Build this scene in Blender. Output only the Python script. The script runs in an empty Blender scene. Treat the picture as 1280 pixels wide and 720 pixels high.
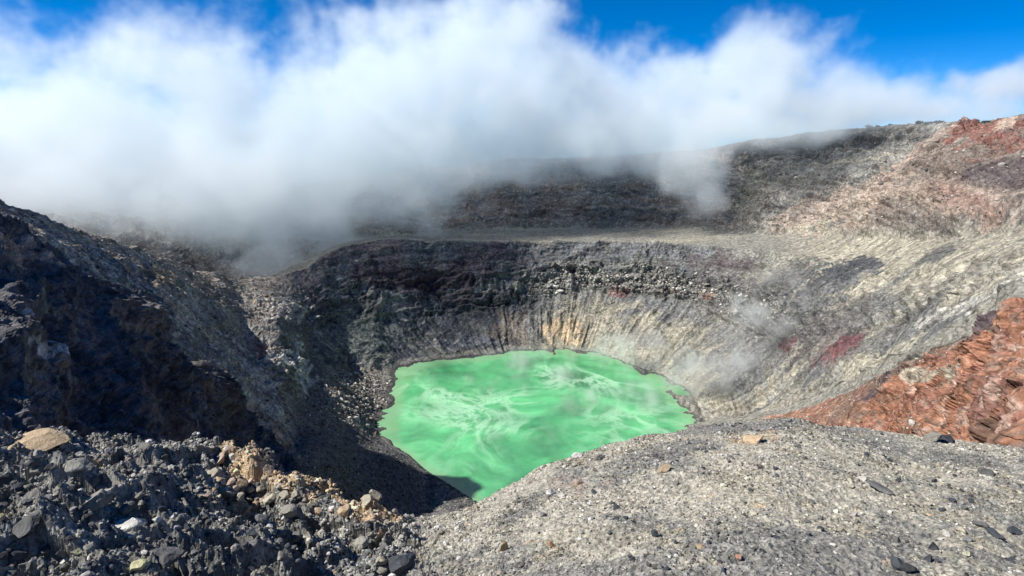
import bpy, math, random
import numpy as np
from mathutils import Vector, Matrix

rng = np.random.default_rng(7)
random.seed(7)
sc = bpy.context.scene
COL = sc.collection
PI = math.pi

# ------------------------------------------------------------------ camera
F = 763.0                       # focal length in pixels of the 1280 wide photograph
PITCH = math.radians(14.3)
CP, SP = math.cos(PITCH), math.sin(PITCH)
cam_d = bpy.data.cameras.new('camera')
cam_d.sensor_width = 36.0
cam_d.lens = 36.0 * F / 1280.0
cam_d.clip_start = 0.05
cam_d.clip_end = 30000
cam = bpy.data.objects.new('camera', cam_d)
cam.rotation_euler = (PI / 2 - PITCH, 0, 0)
COL.objects.link(cam)
sc.camera = cam


def pdir(u, v):
    """azimuth (0 = straight ahead, + to the right) and drop per metre of ground distance of a sight line"""
    xc, yc = (u - 640) / F, (360 - v) / F
    y, z = CP + SP * yc, -SP + CP * yc
    r = math.hypot(xc, y)
    return math.atan2(xc, y), z / r


def P(u, v, R):
    a, s = pdir(u, v)
    return a, R, s * R


def Z(u, v, z):
    a, s = pdir(u, v)
    return a, z / s, z


def A(deg, R, z):
    return math.radians(deg), R, z


def xyz(u, v, R):
    a, s = pdir(u, v)
    return np.array([R * math.sin(a), R * math.cos(a), s * R])


def proj(p):
    """world points -> pixel of the photograph"""
    d = p[:, 1] * CP - p[:, 2] * SP
    yc = p[:, 1] * SP + p[:, 2] * CP
    d = np.maximum(d, 1e-3)
    return 640 + F * p[:, 0] / d, 360 - F * yc / d


# ------------------------------------------------------------------ noise
def band(seed, n=96, wl=8.0):
    g = np.random.default_rng(seed)
    f = np.fft.rfftn(g.standard_normal((n, n, n)).astype(np.float32))
    k = np.fft.fftfreq(n) * n
    kz = np.fft.rfftfreq(n) * n
    m = np.sqrt(k[:, None, None] ** 2 + k[None, :, None] ** 2 + kz[None, None, :] ** 2) + 1e-6
    f *= np.exp(-(np.log2(m / (n / wl)) / 0.45) ** 2)
    v = np.fft.irfftn(f, s=(n, n, n)).astype(np.float32)
    return (v / v.std() * 0.42).astype(np.float32)


NV = 96
VOL = band(3, NV).ravel()


def rotm(i):
    q = np.random.default_rng(100 + i).standard_normal((3, 3))
    q, _ = np.linalg.qr(q)
    return q.astype(np.float32)


ROT = [rotm(i) for i in range(24)]


def noise(p, wl, seed=0):
    """smooth noise, about -1..1, of the given wavelength"""
    out = np.empty(len(p), np.float32)
    M = ROT[seed % 24]
    off = np.array([13.7, 41.1, 7.9], np.float32) * (seed + 1)
    for i in range(0, len(p), 200000):
        q = (p[i:i + 200000].astype(np.float32) / np.float32(wl) * 8.0) @ M + off
        b = np.floor(q)
        f = q - b
        b = b.astype(np.int32)
        x0, y0, z0 = (b[:, j] % NV for j in range(3))
        x1, y1, z1 = (x0 + 1) % NV, (y0 + 1) % NV, (z0 + 1) % NV
        fx, fy, fz = f[:, 0], f[:, 1], f[:, 2]
        x0 = x0 * (NV * NV); x1 = x1 * (NV * NV); y0 = y0 * NV; y1 = y1 * NV
        c0 = (VOL[x0 + y0 + z0] * (1 - fz) + VOL[x0 + y0 + z1] * fz) * (1 - fy) + (VOL[x0 + y1 + z0] * (1 - fz) + VOL[x0 + y1 + z1] * fz) * fy
        c1 = (VOL[x1 + y0 + z0] * (1 - fz) + VOL[x1 + y0 + z1] * fz) * (1 - fy) + (VOL[x1 + y1 + z0] * (1 - fz) + VOL[x1 + y1 + z1] * fz) * fy
        out[i:i + 200000] = c0 * (1 - fx) + c1 * fx
    return out


def fbm(p, wl, o=4, gain=0.5, seed=0):
    s = 0; a = 1.0
    for i in range(o):
        s = s + a * noise(p, wl / 2.03 ** i, seed + i)
        a *= gain
    return s


def ridged(p, wl, o=4, gain=0.5, seed=0):
    s = 0; a = 1.0
    for i in range(o):
        s = s + a * (0.5 - 1.6 * np.abs(noise(p, wl / 2.03 ** i, seed + i)))
        a *= gain
    return s


def blocks(p, wl, seed=0, warp=0.35):
    """a constant value -1..1 in each ragged cell: broken, jointed rock"""
    M = ROT[(seed + 5) % 24]
    q = (p.astype(np.float32) @ M) / np.float32(wl)
    q = q + warp * np.stack([noise(p, wl * 1.1, seed), noise(p, wl * 1.1, seed + 7), noise(p, wl * 1.1, seed + 11)], -1)
    row = np.floor(q[:, 1] * 1.3)
    q0 = np.floor(q[:, 0] + 0.5 * np.sin(row * 12.9898)); q2 = np.floor(q[:, 2] + 0.5 * np.sin(row * 78.233))
    h = np.sin(q0.astype(np.float64) * 127.1 + row * 311.7 + q2 * 74.7 + seed * 13.3) * 43758.5453
    return ((h - np.floor(h)) * 2 - 1).astype(np.float32)


def sstep(a, b, x):
    t = np.clip((x - a) / (b - a), 0, 1)
    return t * t * (3 - 2 * t)


# ------------------------------------------------------------------ mesh helpers
def mesh_from(name, verts, faces, smooth=True, col=None):
    """faces: (n,k) array of one polygon size"""
    me = bpy.data.meshes.new(name)
    n, k = faces.shape
    me.vertices.add(len(verts))
    me.vertices.foreach_set('co', np.ascontiguousarray(verts, np.float32).ravel())
    me.loops.add(n * k)
    me.loops.foreach_set('vertex_index', np.ascontiguousarray(faces, np.int32).ravel())
    me.polygons.add(n)
    me.polygons.foreach_set('loop_start', np.arange(0, n * k, k, dtype=np.int32))
    me.polygons.foreach_set('use_smooth', np.full(n, smooth, bool))
    if col is not None:
        at = me.attributes.new('tint', 'FLOAT_COLOR', 'POINT')
        c4 = np.ones((len(verts), 4), np.float32)
        c4[:, :3] = col
        at.data.foreach_set('color', c4.ravel())
    me.update(calc_edges=True)
    me.validate()
    return me


def link(name, me, mat=None, label=None, cat=None, group=None, kind=None, parent=None):
    o = bpy.data.objects.new(name, me)
    COL.objects.link(o)
    if mat is not None:
        me.materials.append(mat)
    tag(o, label, cat, group, kind)
    if parent is not None:
        o.parent = parent
    return o


def tag(o, label=None, cat=None, group=None, kind=None):
    if label: o['label'] = label
    if cat: o['category'] = cat
    if group: o['group'] = group
    if kind: o['kind'] = kind


# ------------------------------------------------------------------ materials
class NT:
    def __init__(s, mat):
        s.t = mat.node_tree; s.n = s.t.nodes; s.l = s.t.links

    def new(s, typ, **kw):
        n = s.n.new(typ)
        for k, v in kw.items():
            setattr(n, k, v)
        return n

    def link(s, a, b):
        s.l.new(a, b)


def rock_material(name, attr=True, base=(0.2, 0.2, 0.19), speck=(1.0, 0.35), coarse=6.0, bump=0.4, bdist=0.5, spec=0.12, rough=0.95, lo=0.55, hi=1.4, joints=0):
    """tint x two procedural mottles, with a fine bump; 'coarse' and 'speck' are noise scales per metre"""
    m = bpy.data.materials.new(name)
    m.use_nodes = True
    w = NT(m)
    bs = w.n['Principled BSDF']
    bs.inputs['Roughness'].default_value = rough
    bs.inputs['Specular IOR Level'].default_value = spec
    geo = w.new('ShaderNodeNewGeometry')
    n1 = w.new('ShaderNodeTexNoise'); n1.inputs['Scale'].default_value = coarse; n1.inputs['Detail'].default_value = 7; n1.inputs['Roughness'].default_value = 0.72
    n2 = w.new('ShaderNodeTexVoronoi'); n2.inputs['Scale'].default_value = speck[0]
    n2.inputs['Randomness'].default_value = 1.0
    pos = geo.outputs['Position']
    if not attr:
        tc = w.new('ShaderNodeTexCoord'); pos = tc.outputs['Object']
    w.link(pos, n1.inputs['Vector']); w.link(pos, n2.inputs['Vector'])
    r1 = w.new('ShaderNodeMapRange'); r1.inputs[1].default_value = 0.3; r1.inputs[2].default_value = 0.7; r1.inputs[3].default_value = lo; r1.inputs[4].default_value = hi
    w.link(n1.outputs['Fac'], r1.inputs[0])
    # per-cell value of the voronoi: single fragments of stone, darker and paler
    sep = w.new('ShaderNodeSeparateColor'); w.link(n2.outputs['Color'], sep.inputs[0])
    r2 = w.new('ShaderNodeMapRange'); r2.inputs[3].default_value = 1 - speck[1]; r2.inputs[4].default_value = 1 + speck[1]
    w.link(sep.outputs[0], r2.inputs[0])
    mul = w.new('ShaderNodeMath', operation='MULTIPLY'); w.link(r1.outputs[0], mul.inputs[0]); w.link(r2.outputs[0], mul.inputs[1])
    if joints:
        wn = w.new('ShaderNodeTexNoise'); wn.inputs['Scale'].default_value = joints * 1.7; wn.inputs['Detail'].default_value = 4
        w.link(pos, wn.inputs['Vector'])
        wa = w.new('ShaderNodeVectorMath', operation='MULTIPLY_ADD'); wa.inputs[1].default_value = (4.5, 4.5, 4.5)
        w.link(wn.outputs['Color'], wa.inputs[0]); w.link(pos, wa.inputs[2])
        ve = w.new('ShaderNodeTexVoronoi', feature='DISTANCE_TO_EDGE'); ve.inputs['Scale'].default_value = joints
        w.link(wa.outputs[0], ve.inputs['Vector'])
        re_ = w.new('ShaderNodeMapRange'); re_.inputs[1].default_value = 0.0; re_.inputs[2].default_value = 0.055; re_.inputs[3].default_value = 0.5; re_.inputs[4].default_value = 1.0
        w.link(ve.outputs['Distance'], re_.inputs[0])
        m2 = w.new('ShaderNodeMath', operation='MULTIPLY'); w.link(mul.outputs[0], m2.inputs[0]); w.link(re_.outputs[0], m2.inputs[1])
        mul = m2
    sc_ = w.new('ShaderNodeVectorMath', operation='SCALE')
    if attr:
        at = w.new('ShaderNodeAttribute'); at.attribute_name = 'tint'
        w.link(at.outputs['Color'], sc_.inputs[0])
    else:
        sc_.inputs[0].default_value = base
    w.link(mul.outputs[0], sc_.inputs['Scale'])
    w.link(sc_.outputs[0], bs.inputs['Base Color'])
    bp = w.new('ShaderNodeBump'); bp.inputs['Strength'].default_value = bump; bp.inputs['Distance'].default_value = bdist
    w.link(n1.outputs['Fac'], bp.inputs['Height']); w.link(bp.outputs[0], bs.inputs['Normal'])
    return m


M_CRATER = rock_material('crater_rock', speck=(0.8, 0.18), coarse=0.45, bump=0.9, bdist=0.9, lo=0.5, hi=1.5, joints=0.16)
M_GROUND = rock_material('ash_ground', speck=(75, 0.3), coarse=9.0, bump=0.6, bdist=0.03)
M_GRAVEL = rock_material('gravel_stone', speck=(90, 0.15), coarse=40.0, bump=0.4, bdist=0.01)
M_RUBBLE = rock_material('rubble_stone', speck=(0.8, 0.2), coarse=0.7, bump=0.5, bdist=0.3)

C = dict(
    ash=(0.225, 0.216, 0.188), cream=(0.335, 0.310, 0.243), pale=(0.45, 0.43, 0.39), grey=(0.15, 0.15, 0.145),
    slate=(0.055, 0.060, 0.068), dark=(0.032, 0.034, 0.038), purple=(0.075, 0.058, 0.068), red=(0.215, 0.105, 0.085),
    orange=(0.33, 0.165, 0.105), pink=(0.40, 0.31, 0.25), ochre=(0.45, 0.34, 0.22), brown=(0.16, 0.125, 0.105),
    scree=(0.050, 0.048, 0.048), green=(0.17, 0.19, 0.16), maroon=(0.20, 0.085, 0.085), white=(0.62, 0.61, 0.57),
)
C = {k: np.array(v, np.float32) for k, v in C.items()}

# ================================================================== CRATER TERRAIN
LAKE = -200.0
lines = []
# 0 just below the viewer's rim
lines.append([A(-110, 18, -14), A(-30, 18, -14), A(0, 18, -15), A(30, 18, -14), A(80, 18, -14)])
# 1 first ground seen past the near rim / near shore
lines.append([A(-110, 80, -40), A(-60, 90, -42), P(0, 575, 105), P(200, 590, 150), P(300, 600, 195), P(385, 610, 225), P(440, 645, 262), P(480, 655, 275),
              P(540, 650, 286), Z(560, 650, -194), Z(590, 646, -195.5), A(0, 285, -203), A(4, 290, -206), A(10, 305, -206), A(17, 330, -201), A(21, 340, -168), A(24.5, 320, -150),
              P(1090, 548, 230), P(1280, 570, 110), A(60, 90, -42), A(80, 80, -38)])
# 2 crest of the near spurs (dark on the left, red on the right)
lines.append([A(-110, 170, 5), A(-60, 180, -8), P(0, 275, 190), P(50, 297, 195), P(130, 340, 208), P(200, 390, 228), P(260, 450, 252), P(300, 500, 270), P(350, 560, 265), P(385, 586, 250),
              P(440, 575, 318), P(490, 572, 335), Z(530, 588, -199.2), Z(560, 607, -199.0), Z(592, 627, -199.0), A(0, 350, -216), A(10, 350, -216), A(17, 370, -203), A(20, 390, -186),
              P(985, 524, 380), P(1040, 500, 340), P(1090, 474, 300), P(1150, 455, 272), P(1220, 420, 240), P(1280, 365, 212), A(60, 170, -25), A(80, 150, -20)])
# 3 gully behind the spurs / shore of the grey beach
lines.append([A(-110, 215, -40), A(-60, 220, -48), A(-40, 225, -46), A(-35, 240, -66), A(-31, 262, -87), A(-27.5, 285, -113), A(-24.5, 300, -139), A(-21.6, 305, -161),
              P(385, 545, 325), P(440, 522, 388), Z(470, 538, -200.5), Z(500, 558, -202), A(-7, 400, -220), A(0, 420, -224), A(10, 400, -220), A(17, 390, -203), A(20.5, 402, -187),
              P(985, 516, 396), P(1040, 496, 358), A(31.6, 324, -121), A(34, 300, -100), A(38, 262, -72), A(41, 243, -58), A(60, 200, -42), A(80, 190, -40)])
# 4 foot of the far walls / far shore
lines.append([A(-110, 255, -38), A(-60, 260, -36), P(0, 268, 275), P(100, 318, 310), P(200, 372, 345), P(300, 455, 372), P(350, 482, 368), P(385, 498, 392), P(410, 463, 455), P(440, 462, 490),
              Z(495, 461, -200), Z(510, 457, -200), Z(550, 450, -200), Z(600, 445, -200), Z(650, 441, -200), Z(700, 437, -200), Z(740, 440, -200), Z(800, 460, -200),
              Z(850, 480, -200), Z(870, 500, -200), Z(876, 520, -199), P(920, 520, 420), P(985, 508, 405), P(1090, 464, 348), P(1150, 438, 320), P(1220, 398, 288), P(1280, 350, 266), A(60, 240, -38), A(80, 230, -36)])
# 5 top of the lower slopes
lines.append([A(-110, 300, -30), A(-62, 320, -28), A(-52, 350, 5), A(-47, 350, 10), A(-44, 345, -2), P(0, 259, 310), P(100, 303, 370), P(200, 346, 410), P(300, 400, 455), P(350, 412, 450), P(385, 420, 495), P(410, 405, 545), P(470, 400, 560),
              P(540, 395, 588), P(640, 385, 592), P(720, 362, 606), P(800, 368, 600), P(860, 380, 578), P(900, 400, 545), P(950, 425, 490), P(985, 436, 455), P(1050, 420, 425), P(1100, 408, 395),
              P(1200, 372, 338), P(1280, 334, 310), A(60, 280, -32), A(80, 270, -30)])
# 6 lip of the pit
lines.append([A(-110, 340, -20), A(-62, 360, -10), A(-54, 400, 80), A(-47.5, 402, 92), A(-44.5, 400, 66), A(-42.3, 385, 4), P(0, 250, 350), P(80, 283, 385), P(160, 310, 440), P(200, 322, 480), P(240, 336, 510), P(300, 352, 550), P(345, 348, 570), P(385, 332, 590), P(410, 318, 600),
              P(430, 308, 620), P(470, 299, 635), P(540, 301, 640), P(640, 303, 640), P(760, 302, 640), P(860, 306, 625), P(915, 310, 605), P(960, 314, 580), P(1000, 321, 560), P(1060, 330, 525),
              P(1100, 340, 488), P(1200, 328, 405), P(1280, 311, 365), A(60, 330, -25), A(80, 320, -25)])
# 7 back of the terrace
lines.append([A(-110, 430, -60), A(-60, 480, -72), A(-45, 480, -80), A(-40, 450, -74), A(-34, 500, -96), A(-28, 590, -122), A(-22.5, 625, -138), P(345, 338, 640), P(430, 300, 715), P(540, 290, 735),
              P(640, 286, 740), P(760, 284, 740), P(860, 285, 730), P(900, 290, 700), P(960, 293, 665), P(1020, 293, 635), P(1100, 300, 555), P(1200, 300, 470), P(1280, 291, 420), A(60, 380, -25), A(80, 370, -25)])
# 8 middle of the outer crater wall
lines.append([A(-110, 600, -40), A(-60, 600, -40), P(-60, 268, 600), P(60, 284, 600), P(130, 283, 610), P(210, 302, 600), P(260, 326, 630), P(345, 300, 720), P(430, 268, 800), P(540, 248, 825), P(640, 236, 835),
              P(760, 236, 820), P(860, 240, 800), P(900, 252, 760), P(960, 235, 735), P(1020, 228, 705), P(1100, 212, 645), P(1200, 220, 560), P(1280, 222, 505), A(60, 450, 10), A(80, 440, 10)])
# 9 outer rim
lines.append([A(-110, 850, 30), P(-60, 240, 880), P(200, 250, 900), P(400, 228, 930), P(520, 208, 930), P(640, 198, 930), P(760, 194, 915), P(860, 186, 895), P(960, 170, 845), P(1040, 160, 800), P(1085, 158, 770), P(1150, 151, 722),
              P(1180, 149, 700), P(1230, 153, 672), P(1280, 152, 645), A(60, 560, 40), A(80, 540, 40)])
# 10, 11 outer flank
lines.append([(a, r + 130, z - 55) for a, r, z in lines[9]])
lines.append([(a, 6000.0, -1500.0) for a, r, z in lines[9]])

ROWS = [40, 150, 40, 70, 100, 150, 60, 90, 110, 14, 30]
az = np.concatenate([np.linspace(-110, -50, 80, endpoint=False), np.linspace(-50, 50, 1300, endpoint=False), np.linspace(50, 80, 60)])
az = np.radians(az)
NA = len(az)


def smooth1(v, k=4):
    ker = np.exp(-0.5 * (np.arange(-3 * k, 3 * k + 1) / k) ** 2); ker /= ker.sum()
    return np.convolve(np.pad(v, 3 * k, mode='edge'), ker, 'valid')


LR, LZ = [], []
for L in lines:
    L = sorted(L)
    a = [q[0] for q in L]
    LR.append(smooth1(np.interp(az, a, [q[1] for q in L])))
    LZ.append(smooth1(np.interp(az, a, [q[2] for q in L])))
rows_r, rows_z, rows_s = [], [], []
for k, n in enumerate(ROWS):
    for j in range(n):
        t = j / n
        rows_r.append(LR[k] * (1 - t) + LR[k + 1] * t)
        rows_z.append(LZ[k] * (1 - t) + LZ[k + 1] * t)
        rows_s.append(k + t)
rows_r.append(LR[-1]); rows_z.append(LZ[-1]); rows_s.append(len(ROWS))
GR, GZ = np.array(rows_r), np.array(rows_z)
# round the macro breaks of slope a little (not the lip of the pit, which is sharp)
S1 = np.array(rows_s)
NR = len(S1)
zz = GZ.copy()
for it in range(10):
    zz[1:-1] = 0.25 * zz[:-2] + 0.5 * zz[1:-1] + 0.25 * zz[2:]
zz -= (22 * np.sin(PI * np.clip(S1, 0, 1)))[:, None]          # the hidden slope under the viewer sags below the sight lines
keep = np.exp(-((S1 - 6) / 0.06) ** 2)[:, None]
GZ = zz * (1 - keep) + GZ * keep
X, Y = GR * np.sin(az)[None], GR * np.cos(az)[None]
Pm = np.stack([X, Y, GZ], -1)                      # macro surface
du = np.gradient(Pm, axis=1); dv = np.gradient(Pm, axis=0)
Nm = np.cross(du, dv)
Nm /= np.linalg.norm(Nm, axis=-1, keepdims=True) + 1e-9
Nm[Nm[..., 2] < 0] *= -1
pm = Pm.reshape(-1, 3).astype(np.float32)
nm = Nm.reshape(-1, 3).astype(np.float32)
S = np.repeat(S1, NA).astype(np.float32)
AZ = np.tile(np.degrees(az), NR).astype(np.float32)
U, V = proj(pm)
U = U.astype(np.float32); V = V.astype(np.float32)
RR = GR.ravel().astype(np.float32)

# cylinder coordinates about the lake: flutes and gullies run down towards it
LC = np.array([15.0, 425.0])
phi = np.arctan2(pm[:, 0] - LC[0], pm[:, 1] - LC[1])
rad = np.hypot(pm[:, 0] - LC[0], pm[:, 1] - LC[1])
pf = np.stack([phi * 160, rad * 0.10, pm[:, 2] * 0.10], -1).astype(np.float32)   # flute space, metres along the wall
ps = np.stack([phi * 25, rad * 0.06, pm[:, 2]], -1).astype(np.float32)            # strata space


def win(x, a, b, w):
    return sstep(a - w, a + w, x) * (1 - sstep(b - w, b + w, x))


warp = np.stack([noise(pm, 60, 20), noise(pm, 60, 21), noise(pm, 60, 22)], -1) * 9
pw = pm + warp
left = 1 - sstep(-24, -17, AZ)                     # the left wall and spur
right = sstep(17, 22, AZ)
cliff = win(S, 5.0, 6.0, 0.08) * (1 - left)
talus = win(S, 4.05, 5.05, 0.1) * (1 - left)
terr = win(S, 6.02, 7.0, 0.06) * (1 - left * 0.8)
outer = sstep(7.0, 7.25, S)
near = 1 - sstep(2.8, 3.3, S)
screeM = win(AZ, -21.5, -3, 1.2) * (1 - sstep(3.9, 4.1, S)) * sstep(0.8, 1.0, S)
shore = np.exp(-np.abs(S - 4) / 0.14) * win(AZ, -13, 19, 1)
creamM = sstep(960, 1040, U) * win(S, 5.2, 7.1, 0.25)

rough = np.full(len(pm), 1.0, np.float32)
rough *= 1 - 0.88 * terr
rough *= 1 - 0.80 * screeM
rough *= 1 - 0.55 * talus * (1 - left)
rough *= 1 - 0.6 * creamM
rough *= 1 - 0.45 * win(S, 5.55, 6.05, 0.08) * (1 - left)
rough *= 1 - 0.15 * right * (1 - sstep(2.8, 3.2, S))
rough *= 1 - 0.5 * left * sstep(2.9, 3.3, S) * (1 - sstep(6.5, 7, S))
rough *= 1 - 0.5 * outer
rough *= 1 - 0.7 * win(AZ, 18, 30, 1) * win(S, 1.7, 3.6, 0.2)
rough *= 1 - 0.75 * shore
rough *= 1 - 0.8 * win(S, 1.2, 3.9, 0.3) * win(AZ, -12, 16, 2)
rough *= 0.65 + 0.35 * sstep(-0.2, 0.6, fbm(pm, 90, 2, seed=5))

d = 6.5 * ridged(pw, 75, 2, 0.5, 1) * np.clip(rough * 1.2, 0, 1)
d += 3.2 * ridged(pw, 22, 2, 0.55, 4) * rough
d += 0.95 * ridged(pm, 7.0, 2, 0.6, 8) * rough
d += 0.34 * ridged(pm, 2.6, 2, 0.6, 12) * (0.3 + 0.7 * rough)
blk = np.clip(cliff + 0.9 * outer + 0.8 * left * sstep(2.9, 3.2, S) + 0.7 * (1 - sstep(2.0, 2.2, S)) * (AZ < -20) + 0.35 * talus + 1.0 * right * (1 - sstep(2.8, 3.2, S)) + 0.15 * creamM, 0, 1)
blk *= 1 - np.clip(terr + screeM, 0, 1)
blk *= 1 - 0.7 * win(S, 5.5, 6.1, 0.08) * (1 - left)
bm_ = sstep(-0.25, 0.35, noise(pm, 45, 6))
bA, bB, bC = blocks(pw, 9.0, 1), blocks(pm, 3.6, 2), blocks(pm, 1.7, 3)
d += blk * bm_ * (1.5 * bA + 0.75 * bB) + blk * 0.28 * bC
# the red hill stands out in front of the outer wall along a slanting edge; a cliff band runs under the rim
hl = 29.0 + (S - 7.1) / 1.6 * 5.7 + 1.2 * noise(pm, 60, 2) + 0.5 * noise(pm, 18, 4)
hillM = sstep(-0.6, 0.9, AZ - hl) * sstep(7.0, 7.3, S) * (1 - sstep(8.75, 8.95, S))
d += 11 * hillM
d += 5 * sstep(8.50, 8.55, S + 0.05 * noise(pm, 60, 9)) * (1 - sstep(8.7, 8.95, S)) * win(AZ, 12, 33, 2) * -1.0
flute = ridged(pf, 15, 2, 0.55, 2) * (0.35 + 1.1 * sstep(-0.3, 0.4, noise(pm, 70, 8)))
d += flute * 1.6 * talus * (0.4 + 0.6 * sstep(-13, 0, AZ))
d += ridged(pf, 9, 2, 0.5, 6) * 0.9 * creamM
d += ridged(pf, 26, 3, 0.5, 7) * 3.0 * win(S, 7.1, 8.9, 0.15)
strata = fbm(ps, 9, 3, 0.6, 3)
d += 1.2 * fbm(ps, 5, 2, 0.6, 5) * outer * (1 - sstep(8.8, 9, S))
d += strata * 2.2 * np.maximum(cliff * (1 - 0.65 * sstep(5.45, 5.65, S)), 0.8 * win(S, 7.2, 9.0, 0.1))
d -= 2.5 * ridged(pf, 60, 2, 0.5, 15) * cliff
d *= 1 - sstep(9.2, 9.6, S)
d *= np.clip((RR - 14) / 60, 0.1, 1)
d *= 1 - 0.55 * np.exp(-((S - 9) / 0.15) ** 2)
segl = np.repeat(np.array(ROWS + [ROWS[-1]], float), ROWS + [1])[:, None] * np.linalg.norm(np.gradient(Pm, axis=0), axis=-1)
d *= 1 - 0.85 * win(AZ, 25, 33, 1.5) * win(S, 1.6, 3.4, 0.3)
d *= np.clip(segl.ravel() / 45.0, 0.12, 1).astype(np.float32)
pd = pm + nm * d[:, None]
# talus blocks stepping out of the cliff and screes
faces = (np.arange(NR - 1)[:, None] * NA + np.arange(NA - 1)[None]).ravel()
quads = np.stack([faces, faces + 1, faces + NA + 1, faces + NA], -1)

# real normals for steepness dependent colour
Pd = pd.reshape(NR, NA, 3)
Nd = np.cross(np.gradient(Pd, axis=1), np.gradient(Pd, axis=0)).reshape(-1, 3)
Nd /= np.linalg.norm(Nd, axis=-1, keepdims=True) + 1e-9
Nd[Nd[:, 2] < 0] *= -1
steep = 1 - Nd[:, 2]

# ------------------------------------------------------------------ geology colours, with a few sunlit bits painted in
n90 = fbm(pw, 90, 3, 0.55, 9); n30 = fbm(pw, 30, 3, 0.55, 10); n10 = fbm(pw, 10, 3, 0.6, 11); n4 = fbm(pm, 4, 2, 0.6, 13)
nfl = fbm(pf, 14, 3, 0.6, 14)
nst = fbm(ps, 7, 3, 0.6, 16)
col = np.empty((len(pm), 3), np.float32)
col[:] = C['ash']


def mix(c, m):
    global col
    m = np.clip(m, 0, 1)[:, None]
    col = col * (1 - m) + np.asarray(c, np.float32) * m


def patch(u, v, ru, rv, rot, c, k=1.0, s0=0, s1=12, edge=0.35, n=None, namt=0.5):
    """a colour patch on the surface about one sight point, with a ragged edge"""
    cr, sr = math.cos(math.radians(rot)), math.sin(math.radians(rot))
    x, y = U - u, V - v
    a, b = (x * cr + y * sr) / ru, (-x * sr + y * cr) / rv
    q = 1 - np.sqrt(a * a + b * b) + namt * (n30 if n is None else n)
    mix(C[c] if isinstance(c, str) else c, sstep(0, edge, q) * k * ((S >= s0) & (S < s1)))


# left wall and spur
mix(C['brown'] * 2.3, left * (0.75 + 0.5 * n30))
mix(C['ash'] * 1.1, left * sstep(2.9, 3.2, S) * sstep(-0.2, 0.4, fbm(pf, 30, 3, 0.6, 12)) * 0.8)
mix(C['slate'] * 2.2, left * sstep(0.2, 0.6, n90 + 0.3 * n10) * 0.7)
mix(C['pale'] * 1.0, left * sstep(0.2, 0.55, n30 + 0.7 * n10) * sstep(2.9, 3.2, S) * 0.85)
mix(C['pale'] * 0.8, left * sstep(0.25, 0.45, n10 + 0.5 * n4) * sstep(2.9, 3.2, S) * 0.5)
mix(C['slate'] * 1.5, (1 - sstep(2.0, 2.15, S)) * (1 - sstep(-22, -19, AZ)) * (0.85 + 0.3 * n30))
# right spur
redM = sstep(23.5, 25.5, AZ + 0.8 * n30) * (1 - sstep(2.6, 3.0, S + 0.15 * n30))
mix(C['orange'], redM)
mix(C['brown'] * 1.1, redM * sstep(0.0, 0.6, n90 + 0.5 * n30) * 0.7)
mix(C['red'], redM * sstep(-0.05, 0.45, n30 + 0.3 * n10) * 0.6)
mix(C['pink'], redM * sstep(0.25, 0.7, n10 + 0.6 * n4) * 0.55)
mix(C['brown'] * 0.7, redM * sstep(0.2, 0.5, -n30 + 0.6 * n4) * 0.7)
mix(C['brown'] * 0.6, redM * np.exp(-((S - 2.05) / 0.10) ** 2) * sstep(-0.2, 0.3, n10 + 0.2) * 0.5 * sstep(28, 31, AZ))
# far pit wall
mix(C['slate'] * 2.2, cliff * (1 - right) * (0.9 + 0.3 * n30))
mix(C['purple'] * 2.0, cliff * sstep(0.0, 0.5, n90 + 0.5 * nst) * (1 - right) * 0.8)
mix(C['grey'], cliff * sstep(0.15, 0.5, nst) * 0.6)
band_ = np.exp(-((S - 5.30 - 0.10 * n90) / 0.16) ** 2) * sstep(640, 720, U) * sstep(1000, 930, U)
mix(C['pale'] * 0.75, band_ * sstep(-0.15, 0.3, n10 + 0.6 * n4) * 0.9)
mix(C['dark'] * 1.3, band_ * sstep(0.25, 0.5, -n4 - 0.4 * n10) * 0.8)
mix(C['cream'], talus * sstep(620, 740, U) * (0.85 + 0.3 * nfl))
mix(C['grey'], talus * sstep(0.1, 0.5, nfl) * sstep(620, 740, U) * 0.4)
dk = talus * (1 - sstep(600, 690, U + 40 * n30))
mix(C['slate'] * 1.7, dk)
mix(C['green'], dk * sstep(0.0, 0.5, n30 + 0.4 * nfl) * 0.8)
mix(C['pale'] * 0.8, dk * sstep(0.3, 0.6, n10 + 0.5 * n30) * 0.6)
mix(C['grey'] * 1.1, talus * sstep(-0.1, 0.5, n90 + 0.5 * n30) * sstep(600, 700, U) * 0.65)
mix(C['slate'] * 2.0, talus * sstep(4.55, 4.95, S + 0.25 * n30) * sstep(600, 680, U) * (1 - sstep(860, 940, U)) * 0.6)
mix(C['ash'] * 0.85, cliff * sstep(0.05, 0.5, n30 + 0.4 * nfl) * sstep(560, 760, U) * 0.55)
# terrace and outer wall
mix(C['ash'] * 1.0, terr * (1 - left))
mix(C['cream'] * 0.95, terr * sstep(-0.1, 0.5, noise(np.stack([pm[:, 0] * 0.2, pm[:, 1], pm[:, 2] * 0], -1), 40, 17)) * 0.7)
mix(C['brown'] * 1.25, outer * (0.8 + 0.3 * n30))
mix(C['grey'] * 1.25, outer * sstep(-0.2, 0.4, n90 + 0.4 * nst))
mix(C['slate'] * 2.2, outer * sstep(0.15, 0.5, nst + 0.3 * n30) * 0.7)
mix(C['pale'] * 0.75, outer * sstep(0.3, 0.55, n10 + 0.6 * n4) * 0.5)
rt = outer * sstep(900, 960, U)
mix(C['ash'] * 1.05, rt * (0.75 + 0.4 * n30))
mix(C['pale'] * 0.75, rt * sstep(0.05, 0.5, n10 + 0.5 * n4) * 0.35)
mix(C['dark'] * 2.0, rt * sstep(0.2, 0.5, -n10 - 0.4 * n4) * 0.3)
mix(C['cream'], creamM * (0.85 + 0.3 * n10) * (1 - outer))
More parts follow.
